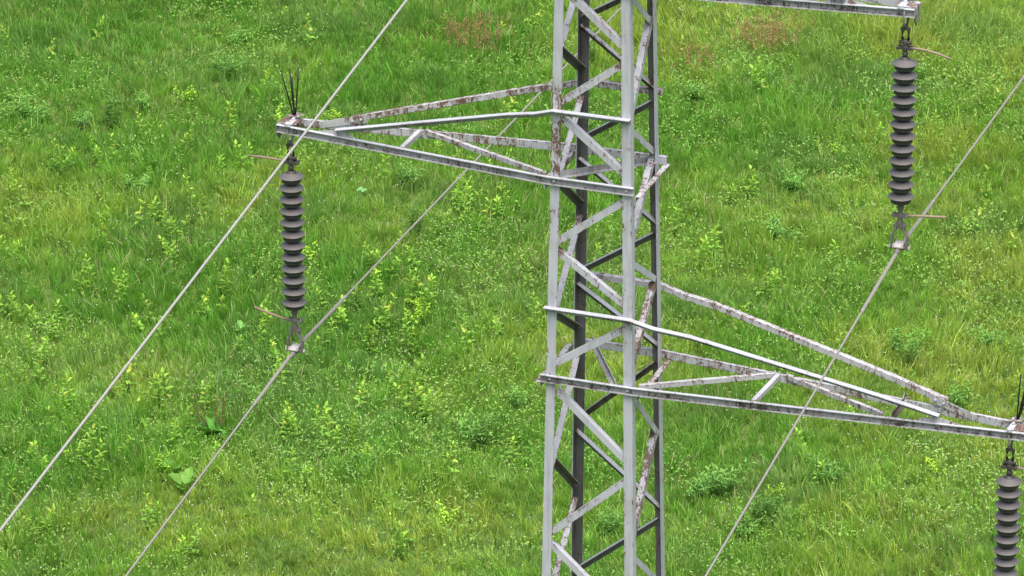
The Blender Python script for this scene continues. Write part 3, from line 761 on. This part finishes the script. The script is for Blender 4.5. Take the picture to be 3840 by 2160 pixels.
# ---- one-off plants
def leafset(P, D, NR, LN, WD, CL, **k):
    return leaves(np.array(P, float), np.array(D, float), np.array(NR, float), np.array(LN, float), np.array(WD, float), np.array(CL, float), **k)
E4 = np.zeros((0, 4), int)
def dock(px, py):
    rng = np.random.default_rng(5); x, y = to_world(px, py); root = tag(empty('dock_plant', (x, y, GZ)), 'dock plant with broad green leaves and rust-red seed stalks beside the left conductor', 'plant')
    P, D, NR, LN, WD, CL = [], [], [], [], [], []
    for i in range(22):
        a = rng.random()*6.28; el = rng.uniform(.3, 1.1); P.append((rng.normal(0, .10), rng.normal(0, .06), .04+.12*rng.random())); D.append((math.cos(a)*math.cos(el), math.sin(a)*math.cos(el), math.sin(el)))
        NR.append((-math.cos(a)*.5, -math.sin(a)*.5, 1)); LN.append(rng.uniform(.22, .36)); WD.append(LN[-1]*.33); CL.append(np.array((.08, .24, .035))*rng.uniform(.8, 1.4))
    V, F3, c = leafset(P, D, NR, LN, WD, CL, droop=.3); make_cloud('leaves', V, E4, F3, c, M_LEAF, parent=root)
    for (sx, lx) in ((-.22, -.12), (-.14, -.05), (.10, .08), (.02, .02)):
        P, D, NR, LN, WD, CL = [], [], [], [], [], []
        H = rng.uniform(.62, .86)
        for i in range(150):
            t = rng.uniform(.35, 1); a = rng.random()*6.28; rr = .035*(1.25-t)
            P.append((sx+lx*t+math.cos(a)*rr, math.sin(a)*rr, H*t)); D.append((math.cos(a)*.6, math.sin(a)*.6, .6)); NR.append((0, 0, 1)); LN.append(.024); WD.append(.016)
            CL.append(np.array((.24, .15, .09))*rng.uniform(.7, 1.4))
        for i in range(14):
            t = i/14; P.append((sx+lx*t, 0, H*t)); D.append((lx*.4, 0, 1)); NR.append((.9, -.3, 0)); LN.append(H/13); WD.append(.012); CL.append((.14, .08, .045))
        V, F3, c = leafset(P, D, NR, LN, WD, CL, droop=0); make_cloud('seed_stalk', V, E4, F3, c, M_LEAF, parent=root)
dock(805, 1640)
def bigleaf(px, py, n, ln, col, label, name, seed, hh=.12):
    rng = np.random.default_rng(seed); x, y = to_world(px, py)
    V_, F_, C_ = [], [], []; off = 0
    for i in range(n):
        a = 6.28*i/n+rng.normal(0, .3); el = rng.uniform(.45, .95); L = ln*rng.uniform(.7, 1.15)
        d = np.array((math.cos(a)*math.cos(el), math.sin(a)*math.cos(el), math.sin(el))); s = np.cross(d, (0, 0, 1)); s /= np.linalg.norm(s); nn = np.cross(s, d)
        base = np.array((0, 0, hh))+d*L*.25; cen = base+d*L*.35
        ring = []
        for k in range(18):
            q = 2*math.pi*k/18; rr = 1+.08*math.sin(q*7+i)+rng.normal(0, .03)
            ring.append(base+d*(L*.38*(1-math.cos(q))*rr)+s*(L*.30*math.sin(q)*rr)+nn*(.03*L*math.sin(q*5)+.14*L*abs(math.sin(q)))-nn*L*.12*((1-math.cos(q))/2)**2)
        vv = [cen-nn*.02]+ring+[np.array((0, 0, 0.)), np.array((.008, 0, 0.)), base+s*.005, base-s*.005]
        V_ += vv; F_ += [(off, off+1+k, off+1+(k+1) % 18) for k in range(18)]+[(off+19, off+20, off+21), (off+19, off+21, off+22)]
        cc = np.array(col)*rng.uniform(.8, 1.25); C_ += [cc]*len(vv); off += len(vv)
    o = make_cloud(name, np.array(V_), E4, np.array(F_), np.array(C_), M_LEAF, label, 'plant'); o.location = (x, y, GZ)
    return o
bigleaf(690, 1850, 6, .30, (.15, .31, .055), 'plant with large pale crinkled leaves low in the meadow, left of the left conductor wire', 'burdock_plant', 1)
bigleaf(625, 1790, 6, .27, (.10, .28, .045), 'dark green broad-leaved plant just left of the large pale crinkled leaves', 'burdock_plant', 2)
bigleaf(1350, 740, 4, .14, (.20, .42, .16), 'small plant with a few wide blue-green leaves below the left crossarm', 'burdock_plant', 3)
bigleaf(905, 1255, 5, .17, (.16, .36, .09), 'small broad-leaved plant left of the clamp of the left insulator string', 'burdock_plant', 4)
def sorrel(px, py, rx, ry, n, seed, label):
    rng = np.random.default_rng(seed); x0, y0 = to_world(px, py)
    P, D, NR, LN, WD, CL = [], [], [], [], [], []
    for i in range(n):
        u, v = rng.normal(0, .5), rng.normal(0, .5); bx, by = RH*u*rx+DH*v*ry; H = rng.uniform(.32, .5)
        lx, ly = rng.normal(0, .15, 2)
        for j in range(9):
            t = j/9; P.append((bx+lx*t*H, by+ly*t*H, H*t)); D.append((lx, ly, 1)); NR.append((.8, -.6, 0)); LN.append(H/8.5); WD.append(.005); CL.append((.20, .14, .06))
        for j in range(16):
            t = rng.uniform(.5, 1.0); a = rng.random()*6.28; P.append((bx+lx*t*H+math.cos(a)*.012, by+ly*t*H+math.sin(a)*.012, H*t)); D.append((math.cos(a)*.7, math.sin(a)*.7, .7)); NR.append((0, 0, 1))
            LN.append(.026); WD.append(.015); CL.append(np.array((.38, .22, .12))*rng.uniform(.6, 1.25))
    V, F3, c = leafset(P, D, NR, LN, WD, CL, droop=0); o = make_cloud('sorrel_patch', V, E4, F3, c, M_LEAF, label, 'plant'); o.location = (x0, y0, GZ)
sorrel(1775, 165, .75, .9, 150, 1, 'reddish sorrel patch near the top, left of the pylon')
sorrel(2890, 165, .65, .9, 150, 2, 'reddish sorrel patch below the top right crossarm')
sorrel(2590, 250, .5, .7, 60, 3, 'thin reddish sorrel patch just right of the pylon near the top')
